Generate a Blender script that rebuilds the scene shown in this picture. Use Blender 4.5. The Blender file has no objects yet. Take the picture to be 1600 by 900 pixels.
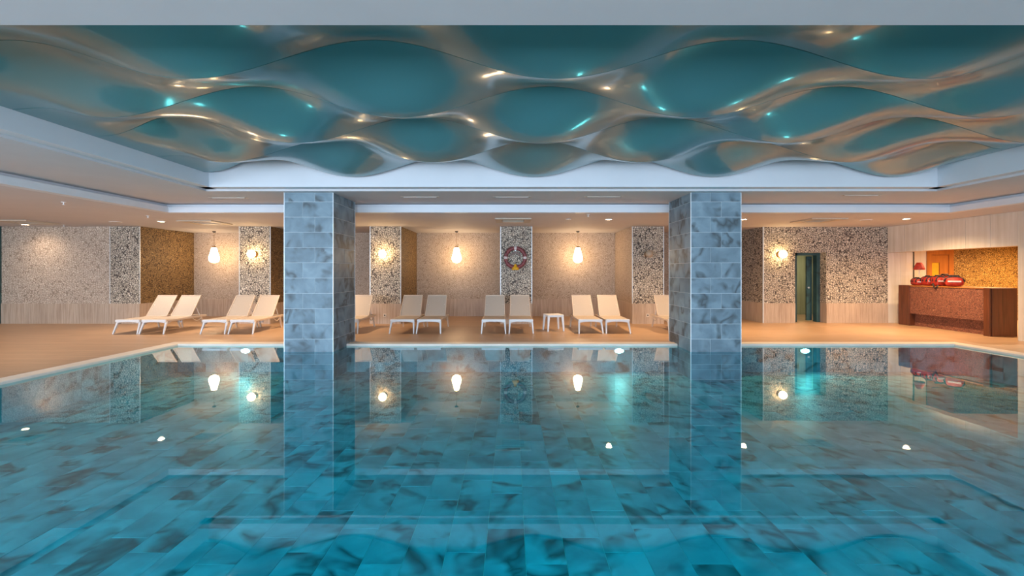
import bpy, math, random
from mathutils import Vector, Matrix
random.seed(7)
PI = math.pi
S = bpy.context.scene
COL = S.collection

# ------------------------------------------------------------ camera, world, lights, exposure
cam_d = bpy.data.cameras.new('camera'); cam = bpy.data.objects.new('camera', cam_d); COL.objects.link(cam)
cam.location = (0, 0, 1.54); cam.rotation_euler = (PI/2, 0, 0)
cam_d.lens = 16; cam_d.sensor_width = 36; cam_d.shift_y = -25/1600
cam_d.clip_start = .05
S.camera = cam
S.view_settings.view_transform = 'Standard'; S.view_settings.look = 'None'
S.view_settings.gamma = 1; S.view_settings.use_curve_mapping = False
S.view_settings.exposure = 0.98
w = bpy.data.worlds.new('world'); S.world = w; w.use_nodes = True
w.node_tree.nodes['Background'].inputs[0].default_value = (.55, .75, 1, 1)
w.node_tree.nodes['Background'].inputs[1].default_value = 1.0

def area(name, loc, rot, sx, sy, power, col, spread=PI):
    l = bpy.data.lights.new(name, 'AREA'); l.shape = 'RECTANGLE'; l.size = sx; l.size_y = sy
    l.energy = power; l.color = col; l.spread = spread
    o = bpy.data.objects.new(name, l); COL.objects.link(o); o.location = loc; o.rotation_euler = rot
    return o
# daylight through the windows of the wall behind the camera
for k in range(5):
    area('window_daylight', (-12.3+k*5.6, -3.9, 1.75), (PI/2, 0, 0), 4.8, 2.1, (330, 300, 240, 170, 130)[k], (.66, .82, 1))

# ------------------------------------------------------------ materials
def new_mat(name):
    m = bpy.data.materials.new(name); m.use_nodes = True
    nt = m.node_tree; b = nt.nodes['Principled BSDF']
    return m, nt, b
def N(nt, t, **kw):
    n = nt.nodes.new(t)
    for k, v in kw.items():
        if k.startswith('i_'):
            key = k[2:]
            key = int(key) if key.isdigit() else key.replace('_', ' ')
            n.inputs[key].default_value = v
        else: setattr(n, k, v)
    return n
def ramp(nt, fac, stops):
    r = nt.nodes.new('ShaderNodeValToRGB'); e = r.color_ramp.elements
    while len(e) < len(stops): e.new(.5)
    for i, (p, c) in enumerate(stops):
        e[i].position = p; e[i].color = (*c, 1)
    nt.links.new(fac, r.inputs[0]); return r.outputs[0]
def mixc(nt, fac, a, b, mode='MIX'):
    m = nt.nodes.new('ShaderNodeMix'); m.data_type = 'RGBA'; m.blend_type = mode
    for sock, v in ((m.inputs[0], fac), (m.inputs[6], a), (m.inputs[7], b)):
        if isinstance(v, bpy.types.NodeSocket): nt.links.new(v, sock)
        else: sock.default_value = v if not isinstance(v, tuple) or len(v) == 4 else (*v, 1)
    return m.outputs[2]
def bump(nt, b, h, strength=.3, dist=.01):
    n = N(nt, 'ShaderNodeBump'); n.inputs['Strength'].default_value = strength; n.inputs['Distance'].default_value = dist
    nt.links.new(h, n.inputs['Height']); nt.links.new(n.outputs[0], b.inputs['Normal']); return n
def plain(name, col, rough=.5, metal=0, grain=.06, scale=20, spec=.5):
    m, nt, b = new_mat(name)
    tc = N(nt, 'ShaderNodeTexCoord'); no = N(nt, 'ShaderNodeTexNoise', i_Scale=scale, i_Detail=4.0)
    nt.links.new(tc.outputs['Object'], no.inputs['Vector'])
    c = ramp(nt, no.outputs[0], [(.3, tuple(max(0, x*(1-grain)) for x in col)), (.7, tuple(min(1, x*(1+grain)) for x in col))])
    nt.links.new(c, b.inputs['Base Color'])
    b.inputs['Roughness'].default_value = rough; b.inputs['Metallic'].default_value = metal
    b.inputs['Specular IOR Level'].default_value = spec
    return m
def emis(name, col, strength):
    m, nt, b = new_mat(name)
    b.inputs['Base Color'].default_value = (*col, 1)
    b.inputs['Emission Color'].default_value = (*col, 1); b.inputs['Emission Strength'].default_value = strength
    return m

def stone_tile(name, light, mid, dark, vein, rough=.45):
    m, nt, b = new_mat(name)
    tc = N(nt, 'ShaderNodeTexCoord'); oi = N(nt, 'ShaderNodeObjectInfo'); ge = N(nt, 'ShaderNodeNewGeometry')
    ad = N(nt, 'ShaderNodeMath', operation='ADD'); nt.links.new(oi.outputs['Random'], ad.inputs[0]); nt.links.new(ge.outputs['Random Per Island'], ad.inputs[1])
    mu = N(nt, 'ShaderNodeMath', operation='MULTIPLY', i_1=37.0); nt.links.new(ad.outputs[0], mu.inputs[0])
    va = N(nt, 'ShaderNodeVectorMath', operation='ADD'); nt.links.new(tc.outputs['Object'], va.inputs[0]); nt.links.new(mu.outputs[0], va.inputs[1])
    n1 = N(nt, 'ShaderNodeTexNoise', i_Scale=2.4, i_Detail=4.0, i_Roughness=.5, i_Distortion=.5)
    nt.links.new(va.outputs[0], n1.inputs['Vector'])
    c = ramp(nt, n1.outputs[0], [(.24, dark), (.47, mid), (.68, light)])
    # broad curved brush-like veins
    n2 = N(nt, 'ShaderNodeTexNoise', i_Scale=1.35, i_Detail=3.0, i_Roughness=.55, i_Distortion=.5)
    nt.links.new(va.outputs[0], n2.inputs['Vector'])
    s = N(nt, 'ShaderNodeMath', operation='SUBTRACT', i_1=.5); nt.links.new(n2.outputs[0], s.inputs[0])
    a = N(nt, 'ShaderNodeMath', operation='ABSOLUTE'); nt.links.new(s.outputs[0], a.inputs[0])
    f = ramp(nt, a.outputs[0], [(0, (.85,)*3), (.03, (.5,)*3), (.07, (0, 0, 0))])
    sep = N(nt, 'ShaderNodeSeparateColor'); nt.links.new(f, sep.inputs[0])
    n3 = N(nt, 'ShaderNodeTexNoise', i_Scale=2.3, i_Detail=2.0)
    nt.links.new(va.outputs[0], n3.inputs['Vector'])
    g = ramp(nt, n3.outputs[0], [(.44, (0, 0, 0)), (.56, (1, 1, 1))])
    ml = N(nt, 'ShaderNodeMath', operation='MULTIPLY'); nt.links.new(sep.outputs[0], ml.inputs[0]); nt.links.new(g, ml.inputs[1])
    c = mixc(nt, ml.outputs[0], c, vein)
    nt.links.new(c, b.inputs['Base Color']); b.inputs['Roughness'].default_value = rough
    return m

def mosaic(name, stones, grout, scale=15, gw=.12, rough=.6, strength=.5):
    """crazed stone chips of few cm with recessed joints"""
    m, nt, b = new_mat(name)
    ge = N(nt, 'ShaderNodeNewGeometry')
    no = N(nt, 'ShaderNodeTexNoise', i_Scale=5.0, i_Detail=2.0); nt.links.new(ge.outputs['Position'], no.inputs['Vector'])
    wv = mixc(nt, .06, ge.outputs['Position'], no.outputs['Color'], 'LINEAR_LIGHT')
    v1 = N(nt, 'ShaderNodeTexVoronoi', i_Scale=scale, feature='DISTANCE_TO_EDGE'); v2 = N(nt, 'ShaderNodeTexVoronoi', i_Scale=scale)
    v1.inputs['Randomness'].default_value = .85; v2.inputs['Randomness'].default_value = .85
    nt.links.new(wv, v1.inputs['Vector']); nt.links.new(wv, v2.inputs['Vector'])
    sc = N(nt, 'ShaderNodeSeparateColor'); nt.links.new(v2.outputs['Color'], sc.inputs[0])
    st = ramp(nt, sc.outputs[0], [(i/(len(stones)-1), s) for i, s in enumerate(stones)])
    f = ramp(nt, v1.outputs['Distance'], [(gw*.5, (0, 0, 0)), (gw, (1, 1, 1))])
    c = mixc(nt, f, grout, st)
    nt.links.new(c, b.inputs['Base Color']); b.inputs['Roughness'].default_value = rough
    bump(nt, b, f, strength, .012)
    return m

def striated(name, a, c2, vertical=True, scale=30, rough=.45, slab=0, joint=(.5, .45, .4)):
    """vertical veined travertine; grain runs along Z"""
    m, nt, b = new_mat(name)
    ge = N(nt, 'ShaderNodeNewGeometry'); mp = N(nt, 'ShaderNodeMapping'); mp.inputs['Scale'].default_value = (1, 1, .04)
    nt.links.new(ge.outputs['Position'], mp.inputs['Vector'])
    n1 = N(nt, 'ShaderNodeTexNoise', i_Scale=scale, i_Detail=5.0, i_Roughness=.7); nt.links.new(mp.outputs[0], n1.inputs['Vector'])
    n2 = N(nt, 'ShaderNodeTexNoise', i_Scale=1.1, i_Detail=2.0); nt.links.new(ge.outputs['Position'], n2.inputs['Vector'])
    c = ramp(nt, n1.outputs[0], [(.36, a), (.62, c2)])
    d = ramp(nt, n2.outputs[0], [(.35, (.88,)*3), (.65, (1, 1, 1))])
    c = mixc(nt, 1.0, c, d, 'MULTIPLY')
    nt.links.new(c, b.inputs['Base Color']); b.inputs['Roughness'].default_value = rough
    return m

M = {}
M['ceil'] = plain('ceiling_paint', (.60, .585, .60), .75, grain=.02, scale=2)
M['trim'] = plain('white_trim_paint', (.70, .72, .76), .55, grain=.02, scale=2)
M['tile'] = stone_tile('blue_grey_stone_tile', (.225, .32, .38), (.15, .225, .275), (.085, .13, .16), (.03, .04, .045))
M['pooltile'] = stone_tile('pool_stone_tile', (.52, .74, .78), (.34, .53, .58), (.15, .27, .31), (.03, .035, .035))
M['lobby'] = striated('olive_lobby_tile', (.30, .32, .20), (.40, .41, .27), scale=14)
M['grout'] = plain('pale_grout', (.55, .62, .66), .8)
M['poolgrout'] = plain('pool_grout', (.70, .80, .74), .8)
M['alu'] = plain('edge_trim_metal', (.72, .76, .78), .35, .3)
M['pier'] = mosaic('pier_mosaic', [(.66, .58, .47), (.52, .44, .34), (.72, .65, .54)], (.06, .045, .038), 19, .14)
M['backmosaic'] = mosaic('back_wall_mosaic', [(.56, .45, .35), (.50, .395, .30), (.60, .49, .39)], (.30, .215, .15), 24, .12, strength=.4)
M['goldmosaic'] = mosaic('gold_mosaic', [(.55, .35, .12), (.36, .21, .06), (.62, .43, .17)], (.10, .05, .015), 24, .17)
M['sidemosaic'] = mosaic('lamplit_side_mosaic', [(.42, .27, .11), (.28, .17, .06), (.50, .34, .15)], (.07, .035, .012), 24, .17)  # warm lamp light on the pier sides is put into this colour
M['barmosaic'] = mosaic('terracotta_mosaic', [(.30, .11, .06), (.24, .08, .045), (.36, .15, .085)], (.12, .04, .025), 28, .16)
M['leftmosaic'] = mosaic('left_wall_mosaic', [(.66, .54, .43), (.58, .46, .36), (.70, .59, .48)], (.30, .22, .16), 19, .12)
M['wains'] = striated('beige_striated_stone', (.42, .30, .215), (.60, .47, .36), scale=26)
M['traver'] = striated('cream_travertine', (.62, .55, .45), (.74, .68, .60), scale=9, rough=.3)
M['greentile'] = stone_tile('green_tile', (.04, .10, .10), (.025, .07, .075), (.012, .035, .04), (.01, .02, .02))
M['white'] = plain('white_resin', (.78, .77, .76), .4, grain=.02)
M['tan'] = plain('taupe_resin', (.62, .50, .39), .45, grain=.03)
M['lamp_glass'] = emis('pendant_glass_glow', (1, .68, .38), 17)
M['sconce_on'] = emis('sconce_glow', (1, .66, .30), 20)
M['sconce_off'] = plain('frosted_glass_unlit', (.42, .33, .24), .3)
M['dl'] = emis('downlight_lens', (1, .72, .42), 22)
M['dl_off'] = plain('downlight_unlit', (.75, .7, .62), .4)
M['poollight'] = emis('underwater_lamp', (1, .60, .56), 110)
M['dark'] = plain('dark_metal', (.03, .025, .022), .5)
M['brass'] = plain('bronze_metal', (.32, .2, .1), .35, .8)
M['vent'] = plain('vent_plastic', (.55, .47, .37), .5)
M['ventdark'] = plain('vent_dark_grille', (.12, .09, .065), .6)
M['red'] = plain('red_fabric', (.42, .03, .015), .6, grain=.25)
M['dkred'] = plain('maroon_foam', (.20, .045, .05), .5, grain=.1)
M['strap'] = plain('black_webbing', (.025, .018, .02), .7)
M['patch'] = plain('white_patch', (.62, .55, .55), .5)
M['yellow'] = plain('yellow_plastic', (.75, .40, .02), .4)
M['yglass'] = plain('amber_door_glass', (.62, .38, .03), .25)
M['plate'] = plain('cream_socket_plate', (.72, .66, .58), .4)
M['rope'] = plain('grab_rope', (.30, .22, .2), .7)

# wood
def wood(name, a, c2, axis=(1, 1, .06), scale=18, rough=.4):
    m, nt, b = new_mat(name)
    tc = N(nt, 'ShaderNodeTexCoord'); mp = N(nt, 'ShaderNodeMapping'); mp.inputs['Scale'].default_value = axis
    nt.links.new(tc.outputs['Object'], mp.inputs['Vector'])
    n1 = N(nt, 'ShaderNodeTexNoise', i_Scale=scale, i_Detail=6.0, i_Roughness=.65, i_Distortion=.5); nt.links.new(mp.outputs[0], n1.inputs['Vector'])
    c = ramp(nt, n1.outputs[0], [(.32, a), (.66, c2)])
    nt.links.new(c, b.inputs['Base Color']); b.inputs['Roughness'].default_value = rough
    return m
M['darkwood'] = wood('dark_walnut', (.07, .018, .006), (.15, .045, .018), rough=.3)
M['doorwood'] = wood('orange_teak', (.34, .115, .02), (.46, .17, .035))
# deck: plank look porcelain, planks along X
def deck_mat():
    m, nt, b = new_mat('wood_look_deck_tile')
    ge = N(nt, 'ShaderNodeNewGeometry')
    br = N(nt, 'ShaderNodeTexBrick', offset=.5); br.inputs['Scale'].default_value = 1
    br.inputs['Brick Width'].default_value = 1.2; br.inputs['Row Height'].default_value = .2; br.inputs['Mortar Size'].default_value = .003
    br.inputs['Color1'].default_value = (.53, .335, .20, 1); br.inputs['Color2'].default_value = (.475, .295, .17, 1); br.inputs['Mortar'].default_value = (.33, .2, .12, 1)
    nt.links.new(ge.outputs['Position'], br.inputs['Vector'])
    mp = N(nt, 'ShaderNodeMapping'); mp.inputs['Scale'].default_value = (.08, 1, 1); nt.links.new(ge.outputs['Position'], mp.inputs['Vector'])
    n1 = N(nt, 'ShaderNodeTexNoise', i_Scale=22.0, i_Detail=5.0); nt.links.new(mp.outputs[0], n1.inputs['Vector'])
    g = ramp(nt, n1.outputs[0], [(.3, (.82,)*3), (.7, (1, 1, 1))])
    c = mixc(nt, 1.0, br.outputs[0], g, 'MULTIPLY')
    nt.links.new(c, b.inputs['Base Color']); b.inputs['Roughness'].default_value = .38
    return m
M['deck'] = deck_mat()
M['coping'] = plain('pale_coping_stone', (.80, .71, .61), .4, grain=.06, scale=3)
def sling(name, a, c2):
    m, nt, b = new_mat(name)
    tc = N(nt, 'ShaderNodeTexCoord')
    ch = N(nt, 'ShaderNodeTexChecker', i_Scale=260.0); ch.inputs[1].default_value = (*a, 1); ch.inputs[2].default_value = (*c2, 1)
    nt.links.new(tc.outputs['Object'], ch.inputs['Vector']); nt.links.new(ch.outputs[0], b.inputs['Base Color'])
    b.inputs['Roughness'].default_value = .75
    return m
M['sling'] = sling('taupe_mesh_fabric', (.50, .42, .345), (.42, .35, .285))
# wave panels: lacquered teal
def wave_mat():
    m, nt, b = new_mat('teal_pearl_lacquer')
    ge = N(nt, 'ShaderNodeNewGeometry')
    n1 = N(nt, 'ShaderNodeTexNoise', i_Scale=.5, i_Detail=1.0); nt.links.new(ge.outputs['Position'], n1.inputs['Vector'])
    c = ramp(nt, n1.outputs[0], [(.35, (.075, .22, .235)), (.65, (.095, .265, .28))])
    nt.links.new(c, b.inputs['Base Color'])
    b.inputs['Roughness'].default_value = .34; b.inputs['IOR'].default_value = 1.55
    b.inputs['Coat Weight'].default_value = .7; b.inputs['Coat Roughness'].default_value = .12
    b.inputs['Metallic'].default_value = .15
    return m
M['wave'] = wave_mat()
# water: Fresnel-weighted mirror over tinted clear water
def water_mat():
    m = bpy.data.materials.new('pool_water'); m.use_nodes = True; nt = m.node_tree
    nt.nodes.clear(); out = N(nt, 'ShaderNodeOutputMaterial')
    ge = N(nt, 'ShaderNodeNewGeometry')
    mp = N(nt, 'ShaderNodeMapping'); mp.inputs['Scale'].default_value = (.8, 1.6, 1); nt.links.new(ge.outputs['Position'], mp.inputs['Vector'])
    n1 = N(nt, 'ShaderNodeTexNoise', i_Scale=1.6, i_Detail=2.0); nt.links.new(mp.outputs[0], n1.inputs['Vector'])
    bp = N(nt, 'ShaderNodeBump'); bp.inputs['Strength'].default_value = .014; bp.inputs['Distance'].default_value = .02
    nt.links.new(n1.outputs[0], bp.inputs['Height'])
    dt = N(nt, 'ShaderNodeVectorMath', operation='DOT_PRODUCT'); nt.links.new(ge.outputs['Incoming'], dt.inputs[0]); nt.links.new(ge.outputs['Normal'], dt.inputs[1])
    ab = N(nt, 'ShaderNodeMath', operation='ABSOLUTE'); nt.links.new(dt.outputs['Value'], ab.inputs[0])
    om = N(nt, 'ShaderNodeMath', operation='SUBTRACT', i_0=1.0); nt.links.new(ab.outputs[0], om.inputs[1])
    pw = N(nt, 'ShaderNodeMath', operation='POWER', i_1=4.3); nt.links.new(om.outputs[0], pw.inputs[0])
    ma = N(nt, 'ShaderNodeMath', operation='MULTIPLY_ADD', i_1=.97, i_2=.025); nt.links.new(pw.outputs[0], ma.inputs[0])
    tr = N(nt, 'ShaderNodeBsdfTransparent'); tr.inputs[0].default_value = (.09, .80, .90, 1)
    gl = N(nt, 'ShaderNodeBsdfGlossy'); gl.inputs['Roughness'].default_value = .015; gl.inputs[0].default_value = (.97, .99, 1, 1)
    nt.links.new(bp.outputs[0], gl.inputs['Normal'])
    mx = N(nt, 'ShaderNodeMixShader'); nt.links.new(ma.outputs[0], mx.inputs[0]); nt.links.new(tr.outputs[0], mx.inputs[1]); nt.links.new(gl.outputs[0], mx.inputs[2])
    nt.links.new(mx.outputs[0], out.inputs[0])
    return m
M['water'] = water_mat()

# ------------------------------------------------------------ mesh helpers
class MB:
    def __init__(s): s.v = []; s.f = []
    def add(s, vs, fs):
        o = len(s.v); s.v += [tuple(v) for v in vs]; s.f += [tuple(i+o for i in f) for f in fs]; return s
    def box(s, x0, x1, y0, y1, z0, z1):
        return s.add([(x0,y0,z0),(x1,y0,z0),(x1,y1,z0),(x0,y1,z0),(x0,y0,z1),(x1,y0,z1),(x1,y1,z1),(x0,y1,z1)],
                     [(3,2,1,0),(4,5,6,7),(0,1,5,4),(1,2,6,5),(2,3,7,6),(3,0,4,7)])
    def beam(s, p, q, w0, d0, w1=None, d1=None, up=(0, 0, 1)):
        """tapered bar p->q; w across, d along the second axis"""
        w1 = w0 if w1 is None else w1; d1 = d0 if d1 is None else d1
        p = Vector(p); q = Vector(q); t = (q-p).normalized(); up = Vector(up)
        if abs(t.dot(up)) > .95: up = Vector((0, 1, 0))
        a = t.cross(up).normalized(); b = a.cross(t).normalized(); vs = []
        for c, ww, dd in ((p, w0, d0), (q, w1, d1)):
            for i, j in ((-1,-1),(1,-1),(1,1),(-1,1)): vs.append(c+a*i*ww/2+b*j*dd/2)
        return s.add(vs, [(0,1,2,3),(7,6,5,4),(0,4,5,1),(1,5,6,2),(2,6,7,3),(3,7,4,0)])
    def tube(s, pts, r, n=8, closed=False):
        pts = [Vector(p) for p in pts]; k = len(pts); rr = r if isinstance(r, (list, tuple)) else [r]*k; vs = []
        for i, p in enumerate(pts):
            a = pts[(i-1) % k] if (closed or i > 0) else p; c = pts[(i+1) % k] if (closed or i < k-1) else p
            t = (c-a).normalized(); up = Vector((0, 0, 1)) if abs(t.z) < .9 else Vector((0, 1, 0))
            u = t.cross(up).normalized(); v = u.cross(t)
            for j in range(n):
                an = 2*PI*j/n; vs.append(p+(u*math.cos(an)+v*math.sin(an))*rr[i])
        fs = []
        for i in range(k if closed else k-1):
            for j in range(n):
                a = i*n+j; b = i*n+(j+1) % n; c = ((i+1) % k)*n+(j+1) % n; d = ((i+1) % k)*n+j
                fs.append((a, b, c, d))
        if not closed: fs += [tuple(range(n))[::-1], tuple((k-1)*n+j for j in range(n))]
        return s.add(vs, fs)
    def lathe(s, prof, n=24, c=(0, 0, 0), axis='z', caps=True):
        vs = []
        for r, z in prof:
            for j in range(n):
                a = 2*PI*j/n; x, y = r*math.cos(a), r*math.sin(a)
                vs.append((c[0]+x, c[1]+y, c[2]+z) if axis == 'z' else (c[0]+x, c[1]-z, c[2]+y))
        fs = []
        for i in range(len(prof)-1):
            for j in range(n): fs.append((i*n+j, i*n+(j+1) % n, (i+1)*n+(j+1) % n, (i+1)*n+j))
        if caps: fs += [tuple(range(n))[::-1], tuple((len(prof)-1)*n+j for j in range(n))]
        return s.add(vs, fs)
    def mesh(s, name, mat, smooth=False):
        me = bpy.data.meshes.new(name); me.from_pydata(s.v, [], s.f); me.materials.append(mat)
        if smooth:
            me.polygons.foreach_set('use_smooth', [True]*len(me.polygons))
        me.update(); return me
    def build(s, name, mat, parent=None, smooth=False, bevel=0, loc=None, **tags):
        o = bpy.data.objects.new(name, s.mesh(name, mat, smooth)); COL.objects.link(o)
        if parent: o.parent = parent
        if loc: o.location = loc
        if bevel:
            b = o.modifiers.new('bevel', 'BEVEL'); b.width = bevel; b.segments = 2; b.limit_method = 'ANGLE'
        for k, v in tags.items(): o[k] = v
        return o
def link(name, me, loc, rz=0, parent=None, rot=None):
    o = bpy.data.objects.new(name, me); COL.objects.link(o); o.location = loc
    o.rotation_euler = rot if rot else (0, 0, rz)
    if parent: o.parent = parent
    return o
def empty(name, loc=(0, 0, 0), rz=0, **tags):
    o = bpy.data.objects.new(name, None); COL.objects.link(o); o.location = loc; o.rotation_euler = (0, 0, rz); o.empty_display_size = .1
    for k, v in tags.items(): o[k] = v
    return o
def copy_tree(o, parent=None):
    c = o.copy(); COL.objects.link(c)
    if parent: c.parent = parent; c.matrix_parent_inverse = o.matrix_parent_inverse
    for ch in list(o.children): copy_tree(ch, c)
    return c
def struct(mb, name, mat, parent=None, **kw):
    return mb.build(name, mat, parent, kind='structure', **kw)
def ring(mb, rect, prof, closed=True):
    """sweep (offset, z) profile round a rectangle, mitred"""
    x0, x1, y0, y1 = rect; vs = []; k = len(prof)
    for o, z in prof: vs += [(x0-o, y0-o, z), (x1+o, y0-o, z), (x1+o, y1+o, z), (x0-o, y1+o, z)]
    fs = []
    for i in range(k if closed else k-1):
        for j in range(4):
            fs.append((i*4+j, i*4+(j+1) % 4, ((i+1) % k)*4+(j+1) % 4, ((i+1) % k)*4+j))
    return mb.add(vs, fs)
def ringslab(mb, inner, outer, z0, z1):
    """flat slab with a rectangular hole"""
    a, b, c, d = inner; A, B, C, D = outer
    mb.box(A, a, C, D, z0, z1); mb.box(b, B, C, D, z0, z1); mb.box(a, b, C, c, z0, z1); mb.box(a, b, d, D, z0, z1); return mb

# ------------------------------------------------------------ dimensions
WZ = -.03                       # water level
ZL, ZM = 2.9, 3.1               # perimeter ceiling, middle soffit
POOL = (-7.1, 9.4, .9, 9.67)
XL, XR, YB = -17.0, 11.35, 15.85
YD = 13.75                      # face of door wall
PF = 13.55                      # pier faces
ALX, ALY = 17.2, 14.5           # bar alcove right end, back wall

# ------------------------------------------------------------ floor, coping, pool
struct(ringslab(MB(), (POOL[0]-.27, POOL[1]+.27, POOL[2]-.27, POOL[3]+.27), (XL-.2, ALX+.2, -4.2, 19), -.3, 0), 'floor', M['deck'])
struct(ring(MB(), POOL, [(0, -.10), (0, .0), (.01, .012), (.27, .012), (.27, -.10)]), 'trim_1', M['coping'],
       label='pale stone coping round the pool edge')
PD = -.58
pb = MB()
ring(pb, POOL, [(0, -.08), (0, PD-.02)], closed=False)
pb.box(POOL[0], POOL[1], POOL[2], POOL[3], PD-.06, PD-.004)
basin = struct(pb, 'pool_basin', M['poolgrout'])
# pool floor tiles, 0.3 x 0.6, long side away from the camera, staggered lane by lane
tw, tl = .3, .6
tm = MB().box(-tw/2+.003, tw/2-.003, -tl/2+.003, tl/2-.003, -.02, 0).mesh('pool_tile', M['pooltile'])
tiles = []
nx = int((POOL[1]-POOL[0])/tw)
for i in range(nx):
    x = POOL[0]+tw*(i+.5)
    off = [0, .33, .14, .46][i % 4]
    y = POOL[2]+off
    if off > 0: tiles.append((x, POOL[2]+off/2, off))
    while y < POOL[3]-.02:
        L = min(tl, POOL[3]-y); tiles.append((x, y+L/2, L)); y += tl
tiles.sort(key=lambda t: t[1]*1.0 + (0 if abs(t[0]) < t[1]*1.25+.3 and t[1] > 2.7 else 50))
rest = MB(); cnt = 0
for x, y, L in tiles:
    if cnt < 300 and L == tl:
        link('tile', tm, (x, y, PD+random.uniform(-.0015, .0015)), 0, basin); cnt += 1
    else:
        rest.box(x-tw/2+.003, x+tw/2-.003, y-L/2+.003, y+L/2-.003, PD-.02, PD)
rest.build('tile', M['pooltile'], basin, kind='stuff')
# tiled pool walls
wt = MB()
for k in range(int((POOL[1]-POOL[0])/.6)+1):
    for r, z0 in enumerate((-.38, -.08)):
        x0 = POOL[0]+k*.6+(.3 if r else 0); x1 = min(x0+.594, POOL[1]-.01)
        if x1-x0 > .05: wt.box(x0, x1, POOL[3]-.012, POOL[3]+.01, z0-.296+.3*0, z0)
for sx in (0, 1):
    X = POOL[sx]; d = .012 if sx == 0 else -.012
    for k in range(int((POOL[3]-POOL[2])/.6)+1):
        for r, z0 in enumerate((-.38, -.08)):
            y0 = POOL[2]+k*.6; y1 = min(y0+.594, POOL[3]-.01)
            wt.box(min(X, X+d), max(X, X+d), y0, y1, z0-.296, z0)
wt.build('wall_tile', M['pooltile'], basin, kind='stuff')
# underwater lights
for k, x in enumerate((-5.64, 2.27, 6.2)):
    e = empty('underwater_light', (x, POOL[3]-.013, -.13), 0, category='light', group='underwater pool lights',
              label=['round white underwater pool light in far pool wall left of the left pillar',
                     'round white underwater pool light in far pool wall just left of the right pillar',
                     'round white underwater pool light in far pool wall below the green doorway'][k])
    MB().lathe([(.13, 0), (.15, .012), (.15, .03), (.11, .03)], 24, axis='y').build('rim', M['alu'], e, True); e.scale = (.85, 1, .42)
    e_ = area('underwater_lamp_beam', (x, POOL[3]-.07, -.16), (-PI/2-.15, 0, 0), .3, .12, 1.5, (1, .9, .8)); 
    MB().lathe([(.105, .0), (.105, .035), (.07, .045)], 24, axis='y').build('lens', M['poollight'], e, True)
# water
wb = MB().add([(POOL[0], POOL[2], 0), (POOL[1], POOL[2], 0), (POOL[1], POOL[3], 0), (POOL[0], POOL[3], 0)], [(0, 1, 2, 3)])
wo = wb.build('pool_water', M['water'], loc=(0, 0, WZ), kind='stuff', label='still turquoise water filling the tiled indoor pool', category='water')

# ------------------------------------------------------------ ceilings
RF = (-7.85, 10.0, 1.2, 10.4)
struct(ringslab(MB(), (RF[0]-.19, RF[1]+.19, RF[2]-.19, RF[3]+.19), (XL-.2, ALX+.2, -4.2, 19), ZL, ZL+.1), 'ceiling', M['ceil'])
fz = MB(); ring(fz, RF, [(0, ZL), (0, 3.03), (.15, 3.035), (.15, 3.11), (.2, 3.11), (.2, ZL)])
struct(fz, 'trim_2', M['trim'], label='white stepped fascia with a dark slot round the pool ceiling')
RC = (-5.7, 8.0, 3.08, 8.56)     # coffer
ms = MB(); ringslab(ms, (RC[0]-.2, RC[1]+.2, 2.875, RC[3]+.22), (RF[0]-.16, RF[1]+.16, RF[2]-.16, RF[3]+.16), ZM, ZM+.2)
struct(ms, 'soffit', M['ceil'])
ct = MB()
ct.box(RC[0]-.25, RC[0], 2.9, RC[3]+.25, 3.14, 4.1); ct.box(RC[1], RC[1]+.25, 2.9, RC[3]+.25, 3.14, 4.1)
ct.box(RC[0]-.25, RC[1]+.25, RC[3], RC[3]+.25, 3.14, 4.1); ct.box(RC[0]-.25, RC[1]+.25, 2.7, 2.875, 3.14, 4.1)
struct(ct, 'trim_3', M['trim'], label='tall white fascia round the wave ceiling')
struct(MB().box(RC[0]-.3, RC[1]+.3, 2.6, RC[3]+.3, 4.1, 4.15), 'coffer_roof', M['ceil'])

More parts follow.
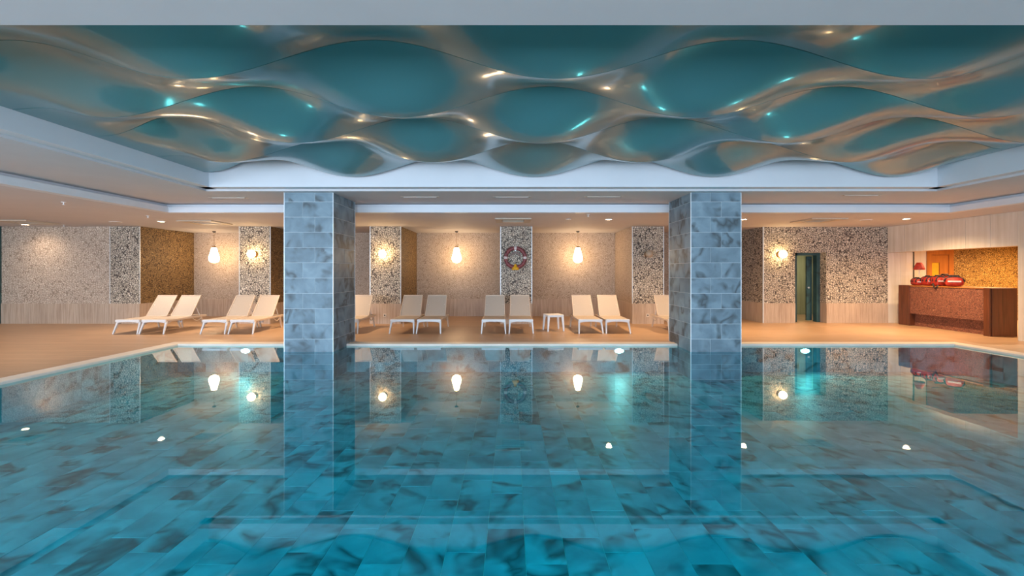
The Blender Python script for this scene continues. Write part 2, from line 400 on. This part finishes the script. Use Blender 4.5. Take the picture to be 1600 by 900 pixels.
# wave panels
lines = [(2.0, 1), (3.07, 0), (4.14, 1), (5.18, 0), (6.2, 1), (7.3, 0), (8.42, 1)]
ZC, AMP, PER, PH = 3.475, .175, 3.33, .40
def sstep(t): t = max(0, min(1, t)); return t*t*(3-2*t)
def zline(x, par):
    z = ZC - (AMP if par else -AMP)*math.cos(2*PI*(x-PH)/PER)
    a = sstep((x-RC[0])/.95); b = sstep((RC[1]-x)/.45)      # the panels flatten out where they meet the side fascias
    z = 3.39*(1-a)+z*a
    return 3.52*(1-b)+z*b
wave = empty('wave_ceiling', (1.15, 5.7, 3.3), 0, label='glossy teal sculpted wave ceiling panels hung over the pool', category='ceiling')
def wave_panel(y0, p0, y1, p1, g=.006):
    nx_, ny_ = 220, 14; X0, X1 = RC[0]+.004, RC[1]-.004
    vs = []; fs = []
    for side in (0, 1):
        for j in range(ny_+1):
            t = j/ny_; y = y0+g+(y1-y0-2*g)*t
            s = .45*t+.55*(3*t*t-2*t*t*t)
            for i in range(nx_+1):
                x = X0+(X1-X0)*i/nx_
                a = zline(x, p0); b = zline(x, p1)
                bulge = .035*math.sin(PI*t)*max(0, (a-b)/(2*AMP))
                z = a*(1-s)+b*s-bulge+side*.02
                vs.append((x-1.15, y-5.7, z-3.3))
    W = nx_+1; H = ny_+1; o = W*H
    for j in range(ny_):
        for i in range(nx_):
            q = (j*W+i, j*W+i+1, (j+1)*W+i+1, (j+1)*W+i)
            fs.append(q[::-1]); fs.append(tuple(k+o for k in q))
    for i in range(nx_):
        fs.append((i, i+1, i+1+o, i+o)); b_ = ny_*W; fs.append((b_+i+1, b_+i, b_+i+o, b_+i+1+o))
    for j in range(ny_):
        fs.append(((j+1)*W, j*W, j*W+o, (j+1)*W+o)); fs.append((j*W+nx_, (j+1)*W+nx_, (j+1)*W+nx_+o, j*W+nx_+o))
    mb = MB(); mb.v = vs; mb.f = fs
    o_ = mb.build('wave_panel', M['wave'], wave, True)
    e = o_.modifiers.new('edges', 'EDGE_SPLIT'); e.split_angle = math.radians(50)
for (a, pa), (b, pb_) in zip(lines[1:-1], lines[2:]): wave_panel(a, pa, b, pb_)
# last strip folds up to the far fascia
# ------------------------------------------------------------ tiled columns standing in the pool
def tile_mesh_cache():
    d = {}
    def get(w_, h_, mat='tile'):
        k = (round(w_, 3), round(h_, 3), mat)
        if k not in d:
            d[k] = MB().box(-w_/2+.0035, w_/2-.0035, -.014, 0, -h_/2+.0035, h_/2-.0035).mesh('stone_tile', M[mat])
        return d[k]
    return get
TM = tile_mesh_cache()
def column(x0, x1, y0, y1, z0, z1, par, label):
    cx, cy = (x0+x1)/2, (y0+y1)/2; wX, wY = x1-x0, y1-y0
    root = empty('column', (cx, cy, z0), 0, label=label, category='column', group='blue stone tiled pool columns')
    MB().box(-wX/2+.004, wX/2-.004, -wY/2+.004, wY/2-.004, 0, z1-z0).build('core', M['grout'], root)
    rows = []; z = 2.92
    while z > z0+.02: rows.append((max(z-.3, z0), z)); z -= .3
    rows.insert(0, (2.92, z1))
    for face in range(4):
        L = wX if face % 2 == 0 else wY
        for r, (a, b) in enumerate(rows):
            odd = (r+par+(face > 1)) % 2
            if face % 2 == 0: cuts = [0, .6, L] if odd else [0, L-.6, L]
            else: cuts = [0, .6, L] if odd else [0, .3, .9, L]
            for c0, c1 in zip(cuts, cuts[1:]):
                u = (c0+c1)/2-L/2; zz = (a+b)/2-z0
                j = random.uniform(-.001, .001)
                if face == 0: p = (u, -wY/2+.014+j, zz); rz = 0
                elif face == 1: p = (wX/2-.014+j, u, zz); rz = PI/2
                elif face == 2: p = (-u, wY/2-.014+j, zz); rz = PI
                else: p = (-wX/2+.014+j, -u, zz); rz = -PI/2
                link('tile', TM(c1-c0, b-a), p, rz, root)
    for sx in (-1, 1):
        for sy in (-1, 1):
            MB().box(sx*wX/2-.006, sx*wX/2+.006, sy*wY/2-.006, sy*wY/2+.006, 0, z1-z0).build('corner_trim', M['alu'], root)
CF, CB = 8.944, 10.18
column(-4.475, -3.515, CF, CB, PD, ZM, 1, 'left blue stone tiled pillar rising from the pool')
column(3.515, 4.50, CF, CB, PD, ZM, 0, 'right blue stone tiled pillar rising from the pool')

# ------------------------------------------------------------ walls at the back: shell, piers, wainscots
WH = .60
def clad(mb_top, mb_bot, x0, x1, y0, y1, z1=ZL, proud=.012):
    mb_top.box(x0, x1, y0, y1, WH, z1); mb_bot.box(x0-proud, x1+proud, y0-proud, y1, 0, WH)
# back wall (light mosaic)
struct(MB().box(-11.2, 7.7, YB, YB+.2, WH, ZL), 'wall_back', M['backmosaic'])
struct(MB().box(-11.2, 7.7, YB-.02, YB+.2, 0, WH), 'wainscot', M['wains'])
# left section: flush forward wall
struct(MB().box(XL, -11.972, PF+.04, PF+.3, WH, ZL), 'wall_left_far', M['leftmosaic'])
struct(MB().box(XL, -11.972, PF+.02, PF+.3, 0, WH), 'wainscot', M['wains'])
def pier(x0, x1, label, front='pier', sidem='sidemosaic'):
    r = empty('pier', ((x0+x1)/2, PF, 0), 0, label=label, category='pier', group='mosaic piers along the back wall'); h = (x1-x0)/2
    MB().box(-h+.004, h-.004, 0, YB-PF-.003, WH, ZL-.004).build('side_mosaic', M[sidem], r)
    MB().box(-h, h, -.012, .02, WH, ZL-.004).build('front_mosaic', M[front], r)
    MB().box(-h-.01, h+.01, -.03, YB-PF, 0, WH).build('base_slab', M['wains'], r)
    for s in (-1, 1): MB().box(s*h-.008, s*h+.008, -.018, .0, WH, ZL-.004).build('edge_trim', M['alu'], r)
    return r
pier(-11.96, -11.07, 'cream mosaic pier behind the leftmost pair of loungers')
pier(-8.11, -7.19, 'cream mosaic pier with lit globe left of the left blue pillar')
pier(-4.22, -3.31, 'cream mosaic pier with lit globe just right of the left blue pillar')
pier(-.34, .59, 'mosaic pier carrying the life ring behind the centre loungers')
pier(3.58, 4.51, 'mosaic pier with unlit globe left of the right blue pillar', sidem='backmosaic')
# door wall
dx0, dx1, dh = 8.55, 9.49, 2.13
struct(MB().box(7.58, dx0, YD, YB+.2, WH, ZL).box(dx1, XR, YD, 14.35, WH, ZL).box(dx0, dx1, YD, 14.35, dh, ZL), 'wall_back_right', M['pier'])
struct(MB().box(7.568, dx0-.002, YD-.02, YB, 0, WH).box(dx1+.002, XR, YD-.02, 14.35, 0, WH), 'wainscot', M['wains'])
struct(MB().box(7.566, 7.596, YD-.026, YD, 0, ZL), 'trim_4', M['alu'])
# green tiled door lobby
struct(MB().box(dx0, dx0+.23, 14.02, 14.2, 0, dh).box(dx1-.10, dx1, 14.02, 14.2, 0, dh).box(dx0+.14, dx1-.10, 14.02, 14.2, dh-.08, dh), 'door_1', M['greentile'], label='dark green tiled doorway into the changing area')
door = empty('door_leaf', (8.98, 14.25, 0), 0, label='dark teal door leaf standing in the mosaic doorway', category='door')
leaf = MB().box(.24, .41, 0, .05, .03, 2.03).build('leaf', M['greentile'], door)
MB().lathe([(.0, 0), (.03, .01), (.03, .04), (.0, .05)], 12, (.29, 0, 1.05), 'y').build('door_knob', M['alu'], leaf, True)
struct(MB().box(7.6, 11.2, 16.5, 16.6, 0, ZL).box(7.6, 7.7, 14.4, 16.5, 0, ZL).box(10.9, 11.0, 14.4, 16.5, 0, ZL), 'lobby_wall', M['lobby'])

# right wall with bar opening
OY0, OY1, OH = 10.2, YD, 2.125
rw = MB().box(XR, XR+.25, OY0, YD+.02, OH, ZL).box(XR, XR+.25, -4, OY0, 0, ZL)
rwo = struct(rw, 'wall_right', M['traver'])
alo = struct(MB().box(XR, 12.10, YD, YD+.2, 0, ZL), 'wall_alcove_left', M['traver'])
# travertine slabs, 6 mm joints
def slabs(parent, axis, fixed, a0, a1, z0, z1, wd=.6, hd=.775):
    n = max(1, round((a1-a0)/wd)); m_ = max(1, round((z1-z0)/hd)); W_ = (a1-a0)/n; H_ = (z1-z0)/m_
    me = (MB().box(-.012, 0, -W_/2+.003, W_/2-.003, -H_/2+.003, H_/2-.003) if axis == 'y' else MB().box(-W_/2+.003, W_/2-.003, -.012, 0, -H_/2+.003, H_/2-.003)).mesh('slab', M['traver'])
    for i in range(n):
        for j in range(m_):
            a = a0+W_*(i+.5); z = z0+H_*(j+.5); d = random.uniform(-.0015, .001)
            link('slab', me, (fixed+d, a, z) if axis == 'y' else (a, fixed+d, z), 0, parent)
slabs(rwo, 'y', XR, OY0, YD-.02, OH, ZL)
slabs(rwo, 'y', XR, 6.6, OY0, 0, ZL)
slabs(alo, 'x', YD, XR+.002, 12.10, 0, OH, .375, .7)
struct(MB().box(12.1, 12.15, YD-.01, YD+.2, 0, ZL), 'trim_5', M['dark'], label='thin black post at the end of the travertine wall')
struct(MB().box(12.1, 13.2, ALY, ALY+.2, 0, ZL).box(12.0, 12.1, YD+.2, ALY+.2, 0, ZL), 'wall_alcove_back', M['traver'])
struct(MB().box(14.05, ALX, ALY-.02, ALY+.2, 0, ZL), 'wall_alcove_mosaic', M['goldmosaic'])
struct(MB().box(13.1, 14.1, ALY+.12, ALY+.2, 0, ZL), 'door_gap_backing', M['doorwood'])  # backing wall added so bright sky doesn't show through the door gap
struct(MB().box(ALX, ALX+.2, 9.9, ALY, 0, ZL), 'wall_alcove_right', M['goldmosaic'])
struct(MB().box(XR+.25, ALX, 9.9, 10.1, 0, ZL), 'wall_alcove_front', M['traver'])
# teak door in the alcove
td = empty('teak_door', (13.63, ALY, 0), 0, label='orange wooden door with amber glass pane behind the bar', category='door')
MB().box(-.43, -.29, -.03, .1, 0, 2.9).box(.27, .42, -.03, .1, 0, 2.9).box(-.29, .27, -.03, .1, 2.09, 2.9).build('door_frame', M['doorwood'], td)
leaf = MB().box(-.29, -.25, .0, .08, 0, 2.08).box(.0, .27, 0, .08, 0, 2.08).box(-.25, 0, 0, .08, 1.84, 2.08).box(-.25, 0, 0, .08, 0, 1.42).build('leaf', M['doorwood'], td)
MB().box(-.25, 0, .03, .05, 1.42, 1.84).build('glass_pane', M['yglass'], leaf)
MB().box(.18, .20, -.03, 0, .95, 1.08).build('door_handle', M['alu'], leaf)

# outer shell: left, back behind camera with windows
struct(MB().box(XL-.2, XL, -4.2, 14, 0, ZL), 'wall_left', M['leftmosaic'])
wf = MB().box(XL, ALX, -4.2, -4.0, 0, .65).box(XL, ALX, -4.2, -4.0, 2.82, ZL)
for k in range(6): wf.box(-15.5+k*5.6-.4, -15.5+k*5.6+.4+.0, -4.2, -4.0, .65, 2.82)
wf.box(XL, -15.5, -4.2, -4, .65, 2.82).box(12.9, ALX, -4.2, -4, .65, 2.82)
struct(wf, 'wall_front', M['traver'])
for k in range(5):
    x0 = -15.1+k*5.6; x1 = x0+4.8
    f = MB().box(x0, x1, -4.14, -4.06, .65, .72).box(x0, x1, -4.14, -4.06, 2.75, 2.82)
    for q in range(4): xx = x0+(x1-x0-.06)*q/3; f.box(xx, xx+.06, -4.14, -4.06, .72, 2.75)
    struct(f, 'window_%d' % (k+1), M['dark'])
struct(MB().box(ALX, ALX+.2, -4.2, 9.9, 0, ZL).box(XR+.25, ALX, 9.8, 9.9, 0, ZL), 'wall_outer_right', M['traver'])
# tiled pilaster at the far left
struct(MB().box(-16.2, -15.24, 13.3, PF+.1, 0, ZL), 'pilaster', M['greentile'])

# ------------------------------------------------------------ loungers
def make_lounger():
    r = empty('sun_lounger')
    f = MB()
    for s in (-1, 1):
        f.beam((s*.315, .10, .322), (s*.315, 1.58, .322), .035, .05)
        f.beam((s*.315, .30, .315), (s*.30, .14, .24), .025, .03)
        pts = [(s*.31, 1.05+.35*k/8, .30-.09*math.sin(PI*k/8)) for k in range(9)]
        f.tube(pts, .014, 6)
    f.beam((-.315, 1.57, .322), (.315, 1.57, .322), .05, .045)
    f.build('frame', M['tan'], r, bevel=.006)
    fb = MB().beam((-.333, .085, .325), (.333, .085, .325), .05, .055)
    n = 10
    for k in range(n):
        xa = -.30+.6*k/n; xb = -.30+.6*(k+1)/n
        fa = .025*(abs(xa)/.3)**3+.012; fb_ = .025*(abs(xb)/.3)**3+.012
        fb.beam((xa, .085, .305-fa/2), (xb, .085, .305-fb_/2), .03, fa, .03, fb_)
    fb.build('front_bar', M['white'], r, bevel=.006)
    for s in (-1, 1):
        MB().beam((s*.308, .13, .31), (s*.335, .0, 0), .050, .046, .032, .03, up=(0, 1, 0)).build('leg', M['white'], r, bevel=.005)
        MB().beam((s*.308, 1.36, .31), (s*.325, 1.47, 0), .050, .05, .034, .03, up=(0, 1, 0)).build('leg', M['tan'], r, bevel=.005)
    s_ = MB(); seg = 12
    for k in range(seg):
        y0 = .11+(1.02-.11)*k/seg; y1 = .11+(1.02-.11)*(k+1)/seg
        z0 = .352-.012*math.sin(PI*k/seg); z1 = .352-.012*math.sin(PI*(k+1)/seg)
        s_.beam((0, y0, z0), (0, y1, z1), .60, .012)
    s_.build('seat_sling', M['sling'], r)
    H = Vector((0, 1.0, .355)); T = Vector((0, 1.40, .885)); d = (T-H); 
    b = MB(); wb_, wt_ = .305, .285
    for s in (-1, 1): b.beam((s*wb_, H.y, H.z), (s*wt_, T.y, T.z), .022, .03, up=(0, 1, 0))
    b.beam((-wt_-.011, T.y, T.z), (wt_+.011, T.y, T.z), .028, .024); b.beam((-wb_, H.y, H.z), (wb_, H.y, H.z), .028, .024)
    b.build('backrest_frame', M['tan'], r, bevel=.005)
    q = MB(); a_ = H+d*.02; c_ = H+d*.985; nn = Vector((0, -d.z, d.y)).normalized()*.006
    q.add([(-wb_+.008, a_.y, a_.z), (wb_-.008, a_.y, a_.z), (wt_-.006, c_.y, c_.z), (-wt_+.006, c_.y, c_.z)], [(0, 1, 2, 3)])
    q.add([(v[0], v[1]-nn.y, v[2]-nn.z) for v in q.v[:4]], [(3, 2, 1, 0)])
    q.f += [(0, 4, 5, 1), (1, 5, 6, 2), (2, 6, 7, 3), (3, 7, 4, 0)]
    q.build('backrest_sling', M['sling'], r)
    p = MB()
    for s in (-1, 1): p.beam((s*.24, 1.42, .32), (s*.25, H.y+d.y*.55, H.z+d.z*.55), .02, .02)
    p.beam((-.25, 1.42, .32), (.25, 1.42, .32), .022, .022)
    p.build('backrest_prop', M['white'], r)
    k = MB().beam((-.06, .95, .30), (-.03, .99, .20), .03, .03).beam((.06, .95, .30), (.03, .99, .20), .03, .03).beam((-.04, .99, .205), (.04, .99, .205), .03, .03)
    k.build('hinge_bracket', M['white'], r)
    return r
LX = [(-9.55, 'leftmost taupe mesh sun lounger, left of its pair by the left mosaic pier'),
      (-8.90, 'second taupe mesh sun lounger from the left, right of the leftmost pair'),
      (-7.39, 'third sun lounger from the left, left one of the pair beside the left blue pillar'),
      (-6.70, 'sun lounger partly hidden by the left edge of the left blue pillar'),
      (-4.15, 'sun lounger mostly hidden behind the left blue pillar, only its right side showing'),
      (-2.75, 'left lounger of the pair just right of the left blue pillar'),
      (-2.08, 'right lounger of the pair just right of the left blue pillar'),
      (-.46, 'left lounger of the centre pair below the life ring'),
      (.23, 'right lounger of the centre pair below the life ring, left of the white table'),
      (1.97, 'lounger immediately right of the small white table'),
      (2.65, 'second lounger right of the white table, before the unlit globe pier'),
      (4.22, 'sun lounger partly hidden by the right blue pillar')]
proto = make_lounger()
for ch in proto.children:
    for v in ch.data.vertices: v.co.x *= .9
for i, (x, lab) in enumerate(LX):
    o = proto if i == 0 else copy_tree(proto)
    o.location = (x, 11.33+(.0 if i > 3 else -.1), 0); o.rotation_euler.z = random.uniform(-.01, .01)
    if x == 1.97: o.rotation_euler.z = .03
    o['label'] = lab; o['category'] = 'sun lounger'; o['group'] = 'sun loungers in pairs along the pool deck'

# side table
t = empty('side_table', (1.09, 12.0, 0), .22, label='small square white plastic side table between two lounger pairs', category='table')
MB().box(-.22, .22, -.22, .22, .40, .43).build('tabletop', M['white'], t, bevel=.02)
MB().box(-.19, .19, -.19, .19, .365, .40).build('apron', M['white'], t, bevel=.005)
for sx in (-1, 1):
    for sy in (-1, 1):
        MB().beam((sx*.185, sy*.185, .40), (sx*.215, sy*.215, 0), .06, .06, .035, .035).build('leg', M['white'], t, bevel=.005)

# ------------------------------------------------------------ pendants, sconces, life ring, sockets
def pendant(x, lab, first=[None]):
    if first[0] is None:
        r = empty('pendant_lamp')
        MB().lathe([(.0, 0), (.055, 0), (.05, -.03), (.012, -.045), (0, -.045)], 16).build('ceiling_cup', M['dark'], r, True)
        MB().tube([(0, 0, -.04), (0, 0, -.54)], .006, 6).build('cord', M['brass'], r)
        MB().lathe([(.0, -.50), (.05, -.50), (.06, -.53), (.045, -.555), (0, -.555)], 16).build('cap', M['brass'], r, True)
        prof = [(.045, -.545), (.075, -.56), (.09, -.60), (.105, -.68), (.13, -.77), (.155, -.86), (.16, -.92), (.145, -.98), (.11, -1.025), (.06, -1.048), (.005, -1.055)]
        MB().lathe(prof, 24).build('glass_shade', M['lamp_glass'], r, True)
        first[0] = r; o = r
    else: o = copy_tree(first[0])
    o.location = (x, 15.2, ZL); o['label'] = lab; o['category'] = 'lamp'; o['group'] = 'glowing pendant lamps at the back wall'
pendant(-9.95, 'glowing bulb shaped pendant lamp left of the left blue pillar')
pendant(-1.85, 'glowing bulb shaped pendant lamp left of the life ring')
pendant(2.2, 'glowing bulb shaped pendant lamp right of the life ring')
def sconce(x, y, on, lab):
    r = empty('wall_globe', (x, y, 2.07), 0, label=lab, category='lamp', group='round globe wall lamps')
    MB().lathe([(.0, 0), (.10, 0), (.10, .015), (.05, .03), (.04, .07), (0, .07)], 20, axis='y').build('wall_plate', M['brass'], r, True)
    pr = [(max(.001, .115*math.sin(a)), .075+.105-.105*math.cos(a)) for a in [PI*k/12 for k in range(13)]]
    MB().lathe(pr, 24, axis='y').build('globe', M['sconce_on' if on else 'sconce_off'], r, True)
sconce(-7.65, PF-.013, True, 'lit globe wall lamp on the pier left of the left blue pillar')
sconce(-3.80, PF-.013, True, 'lit globe wall lamp on the pier right of the left blue pillar')
sconce(4.03, PF-.013, False, 'unlit globe wall lamp on the pier left of the right blue pillar')
sconce(8.08, YD-.001, True, 'lit globe wall lamp on the mosaic wall beside the green doorway')
# life ring
lr = empty('life_ring', (.10, PF-.085, 1.96), 0, label='dark red life ring with white bands hung on the centre mosaic pier', category='life ring')
R = .285
def arc(a0, a1, rad, n=24, y=0): return [(rad*math.cos(a0+(a1-a0)*k/n), y, rad*math.sin(a0+(a1-a0)*k/n)) for k in range(n+1)]
MB().tube(arc(0, 2*PI*(47/48), R, 47), .055, 12, True).build('ring', M['dkred'], lr, True)
for k in range(4):
    a = k*PI/2; MB().tube(arc(a-.13, a+.13, R, 4), .058, 12).build('band', M['patch'], lr, True)
for k in range(4):
    a0 = k*PI/2+.15; a1 = a0+PI/2-.3
    MB().tube([(( R+.055+.03*math.sin(PI*q/8))*math.cos(a0+(a1-a0)*q/8), -.01, (R+.055+.03*math.sin(PI*q/8))*math.sin(a0+(a1-a0)*q/8)) for q in range(9)], .009, 6).build('grab_rope', M['rope'], lr, True)
MB().tube(arc(.2, 2.9, .16, 14, .01), .014, 6).tube(arc(.5, 2.6, .13, 12, .0), .012, 6).build('coiled_rope', M['rope'], lr, True)
MB().lathe([(0, 0), (.10, .0), (.11, .05), (.06, .10), (.03, .17), (0, .18)], 14, (0, -.02, -.36)).build('safety_light', M['yellow'], lr, True)
MB().box(-.02, .02, .02, .071, .20, .30).build('hook', M['alu'], lr)
# sockets
for x, y in ((-3.78, PF-.03), (4.03, PF-.03)):
    r = empty('wall_socket', (x, y, .255), 0, category='socket', group='cream sockets on the pier bases', label='small cream socket on the pier below the %s' % ('lit globe right of the left blue pillar' if x < 0 else 'unlit globe lamp'))
    MB().box(-.045, .045, -.012, 0, -.045, .045).build('plate', M['plate'], r, bevel=.004)
    MB().lathe([(.0, .0), (.022, 0), (.022, .015), (.0, .015)], 12, axis='y').build('outlet', M['dark'], r)

# ------------------------------------------------------------ ceiling fittings
def spot(loc, power, angle=150, col=None, blend=1):
    col = col or ((1, .66, .36) if loc[0] > 0 else (1, .78, .58) if loc[0] < -6 else (1, .69, .42))
    l = bpy.data.lights.new('downlight_or_fill_spot', 'SPOT'); l.energy = power*3.2; l.color = col; l.spot_size = math.radians(angle); l.spot_blend = blend; l.shadow_soft_size = .06
    o = bpy.data.objects.new('downlight_or_fill_spot', l); COL.objects.link(o); o.location = loc; return o
def downlight(x, y, on=True, lab=None, P=90, first={}):
    if on not in first:
        r = empty('downlight')
        MB().lathe([(.075, -.001), (.105, -.001), (.10, -.012), (.08, -.014), (.075, -.004)], 24, caps=False).build('trim_ring', M['white'], r, True)
        MB().lathe([(.0, -.010), (.08, -.010), (.08, -.004), (.0, -.004)], 24).build('lens', M['dl' if on else 'dl_off'], r)
        first[on] = r; o = r
    else: o = copy_tree(first[on])
    o.location = (x, y, ZL); o['category'] = 'downlight'; o['group'] = 'recessed warm downlights'
    o['label'] = lab or 'recessed warm downlight in the perimeter ceiling outside the view'
    if on: spot((x, y, ZL-.03), P)
downlight(-13.9, 13.0, True, 'warm downlight in the ceiling at the far left, before the pale mosaic wall', P=12)
downlight(-9.4, 12.2, True, 'warm downlight in the ceiling above the leftmost lounger pair', P=60)
downlight(2.49, 11.7, True, 'warm downlight in the ceiling between the right pendant and the right blue pillar', P=60)
downlight(5.95, 11.7, True, 'warm downlight at the right edge of the right blue pillar')
downlight(10.05, 11.6, True, 'bright warm downlight in the ceiling before the bar', P=140)
downlight(-5.5, 11.9, True, 'recessed warm downlight behind the left blue pillar')
downlight(10.9, 9.2, False, 'small unlit downlight in the ceiling above the travertine header')
for x, y in ((-9.2, 3), (-9.2, 8), (-13.5, 4), (-13.5, 9)): spot((x, y, ZL-.03), 30, col=(1, .8, .62))  # fill spots added over the left deck, no fittings above them
spot((13.4, 12.6, ZL-.03), 120); spot((15.6, 12.8, ZL-.03), 200, col=(1, .58, .2)); spot((9.9, 15.4, ZL-.05), 24, col=(1, .9, .62))
def cassette(x, y, lab, rz=0, s=.46):
    r = empty('air_cassette', (x, y, ZL), rz, label=lab, category='vent', group='square air conditioning cassettes')
    ringslab(MB(), (-s*.62, s*.62, -s*.62, s*.62), (-s, s, -s, s), -.03, -.002).build('frame', M['vent'], r, bevel=.006)
    MB().box(-s*.62, s*.62, -s*.62, s*.62, -.012, -.002).build('grille', M['ventdark'], r)
    for k in range(7):
        yy = -s*.55+k*s*1.1/6; MB().box(-s*.6, s*.6, yy-.012, yy+.012, -.022, -.010).build('slat', M['vent'], r)
cassette(.03, 11.9, 'square air conditioning vent above the life ring pier')
cassette(-8.35, 12.4, 'square air conditioning vent above the loungers on the left')
cassette(-13.1, 12.3, 'square air conditioning vent at the far left edge')
cassette(8.0, 11.9, 'square air conditioning vent above the green doorway')
for x, y, lab in ((-10.75, 12.35, 'round white ceiling speaker above the leftmost pier'), (9.25, 11.9, 'round ceiling speaker left of the bright downlight near the bar'),
                  (1.45, 11.7, 'small round ceiling speaker left of the downlight beside the right pendant')):
    r = empty('ceiling_speaker', (x, y, ZL), 0, label=lab, category='speaker', group='round ceiling speakers'); q = 1 if x != 1.45 else .5
    MB().lathe([(.0, -.012), (.13*q, -.012), (.15*q, -.001), (.0, -.001)], 24).build('rim', M['white'], r, True)
    MB().lathe([(.0, -.017), (.10*q, -.017), (.10*q, -.011), (.0, -.011)], 24).build('grille', M['vent'], r)
for x, y, lab in ((-8.72, 8.85, 'small sprinkler head in the left ceiling'), (-8.8, 11.0, 'small sprinkler head near the left fascia corner'),
                  (1.8, 10.75, 'small sprinkler head before the right pendant lamp'), (-12.9, 13.1, 'small dark sprinkler head before the pale mosaic wall')):
    r = empty('sprinkler', (x, y, ZL), 0, label=lab, category='sprinkler', group='ceiling sprinkler heads')
    MB().lathe([(.0, -.012), (.03, -.012), (.045, -.001), (.0, -.001)], 16).build('escutcheon', M['white'], r, True)
    MB().lathe([(.0, -.055), (.025, -.055), (.025, -.05), (.008, -.045), (.008, -.01), (.0, -.01)], 12).build('deflector', M['alu'], r)
for x, y, lab in ((-5.95, 9.55, 'linear air slot in the soffit left of the left blue pillar'), (-1.91, 9.45, 'linear air slot in the soffit right of the left blue pillar'),
                  (.0, 9.45, 'linear air slot in the soffit above the centre of the pool'), (1.9, 9.42, 'linear air slot in the soffit left of the right blue pillar'),
                  (7.1, 9.25, 'linear air slot in the soffit at the right, above the doorway')):
    r = empty('slot_diffuser', (x, y, ZM), 0, label=lab, category='vent', group='linear slot diffusers in the soffit')
    ringslab(MB(), (-.37, .37, -.035, .035), (-.39, .39, -.048, .048), -.006, -.001).build('frame', M['vent'], r)
    MB().box(-.37, .37, -.035, .035, -.005, -.001).build('slot', M['ventdark'], r)
    MB().box(-.34, .34, -.010, .010, -.010, -.004).build('blade', M['white'], r)

# ------------------------------------------------------------ bar counter
bar = empty('bar_counter', (11.42, 12.1, 0), 0, label='terracotta mosaic bar counter with dark wood ends in the right wall opening', category='counter')
# local frame: x outwards into the alcove, y along the wall
MB().box(0, .75, .98, 1.35, 0, 1.16).build('end_panel', M['darkwood'], bar, bevel=.006)
MB().box(-.03, .02, -1.24, -1.10, 0, 1.155).box(.02, .62, -1.26, -1.10, 0, 1.155).build('end_panel', M['darkwood'], bar, bevel=.006)
MB().box(.02, .72, -1.10, .98, .35, 1.13).build('front_panel', M['barmosaic'], bar)
MB().box(.16, .65, -1.10, .98, 0, .35).build('plinth', M['barmosaic'], bar)
MB().box(.0, .76, -1.10, .98, 1.13, 1.155).build('countertop', M['doorwood'], bar, bevel=.004)
# lamp
tl_ = empty('table_lamp', (11.90, 13.3, 1.155), 0, label='small red shaded table lamp on the left end of the bar', category='lamp')
MB().lathe([(0, 0), (.07, 0), (.07, .015), (.015, .03), (0, .03)], 20).build('base', M['alu'], tl_, True)
MB().tube([(0, 0, .02), (0, 0, .50)], .009, 8).build('pole', M['alu'], tl_)
MB().lathe([(.135, .45), (.125, .50), (.09, .60), (.055, .66), (.03, .66), (.08, .60), (.115, .50), (.128, .45)], 24).build('lamp_shade', M['red'], tl_, True)
# rescue bags
def bag(loc, rz, L, W, H, lab, patch=True, col='red'):
    r = empty('rescue_bag', loc, rz, label=lab, category='bag', group='red lifeguard bags on the bar')
    n = 16; prof = []
    for j in range(7):
        t_ = j/6; y = -L/2+L*t_; s = .84+.16*math.sin(PI*t_)**.5
        for k in range(n):
            a = 2*PI*k/n; c, sn = math.cos(a), math.sin(a)
            cx = math.copysign(abs(c)**.55, c)*W/2*s; cz = H/2+math.copysign(abs(sn)**.6, sn)*H/2*s
            prof.append((cx, y, max(0, cz)))
    fs = [tuple(range(n))]+[tuple(6*n+k for k in range(n))[::-1]]
    for j in range(6):
        for k in range(n): fs.append((j*n+k, (j+1)*n+k, (j+1)*n+(k+1) % n, j*n+(k+1) % n))
    MB().add(prof, fs).build('body', M[col], r, True)
    for y in (-L*.44, 0, L*.3):
        MB().tube([(math.cos(a)*(W/2+.004), y, H/2+math.sin(a)*(H/2+.004)) for a in [PI*k/10 for k in range(11)]], .017, 6).build('strap', M['strap'], r, True)
    if patch:
        MB().box(-W*.34, W*.34, -L/2-.012, -L/2+.01, H*.44, H*.60).build('reflective_patch', M['patch'], r, bevel=.004)
    MB().tube([(-W*.28, 0, H*.97), (-W*.2, 0, H*1.12), (W*.2, 0, H*1.12), (W*.28, 0, H*.97)], .018, 6).build('handle', M['strap'], r, True)
z = 1.156
bag((11.63, 13.07, z), -.25, .30, .20, .20, 'leftmost small red rescue bag beside the black post, white patch on its end')
bag((11.68, 12.79, z), -.25, .34, .22, .25, 'second red rescue bag from the left, below the red lamp')
bag((11.68, 12.50, z), -.25, .34, .22, .26, 'third red rescue bag from the left, before the teak door')
bag((12.00, 12.62, z), -.2, .24, .3, .29, 'orange red rescue bag standing behind the middle bags', False)
bag((11.72, 12.06, z), -.75, .36, .38, .26, 'widest red rescue bag at the right end of the row')
MB().tube([(0, .08, .02), (-.03, .02, .05), (-.06, -.03, -.00), (-.07, -.1, -.06), (-.05, -.16, .01)], .02, 8).build('loose_strap', M['strap'], None, True, loc=(11.48, 12.36, 1.17), label='loose black strap hanging over the bar edge between the bags', category='strap')
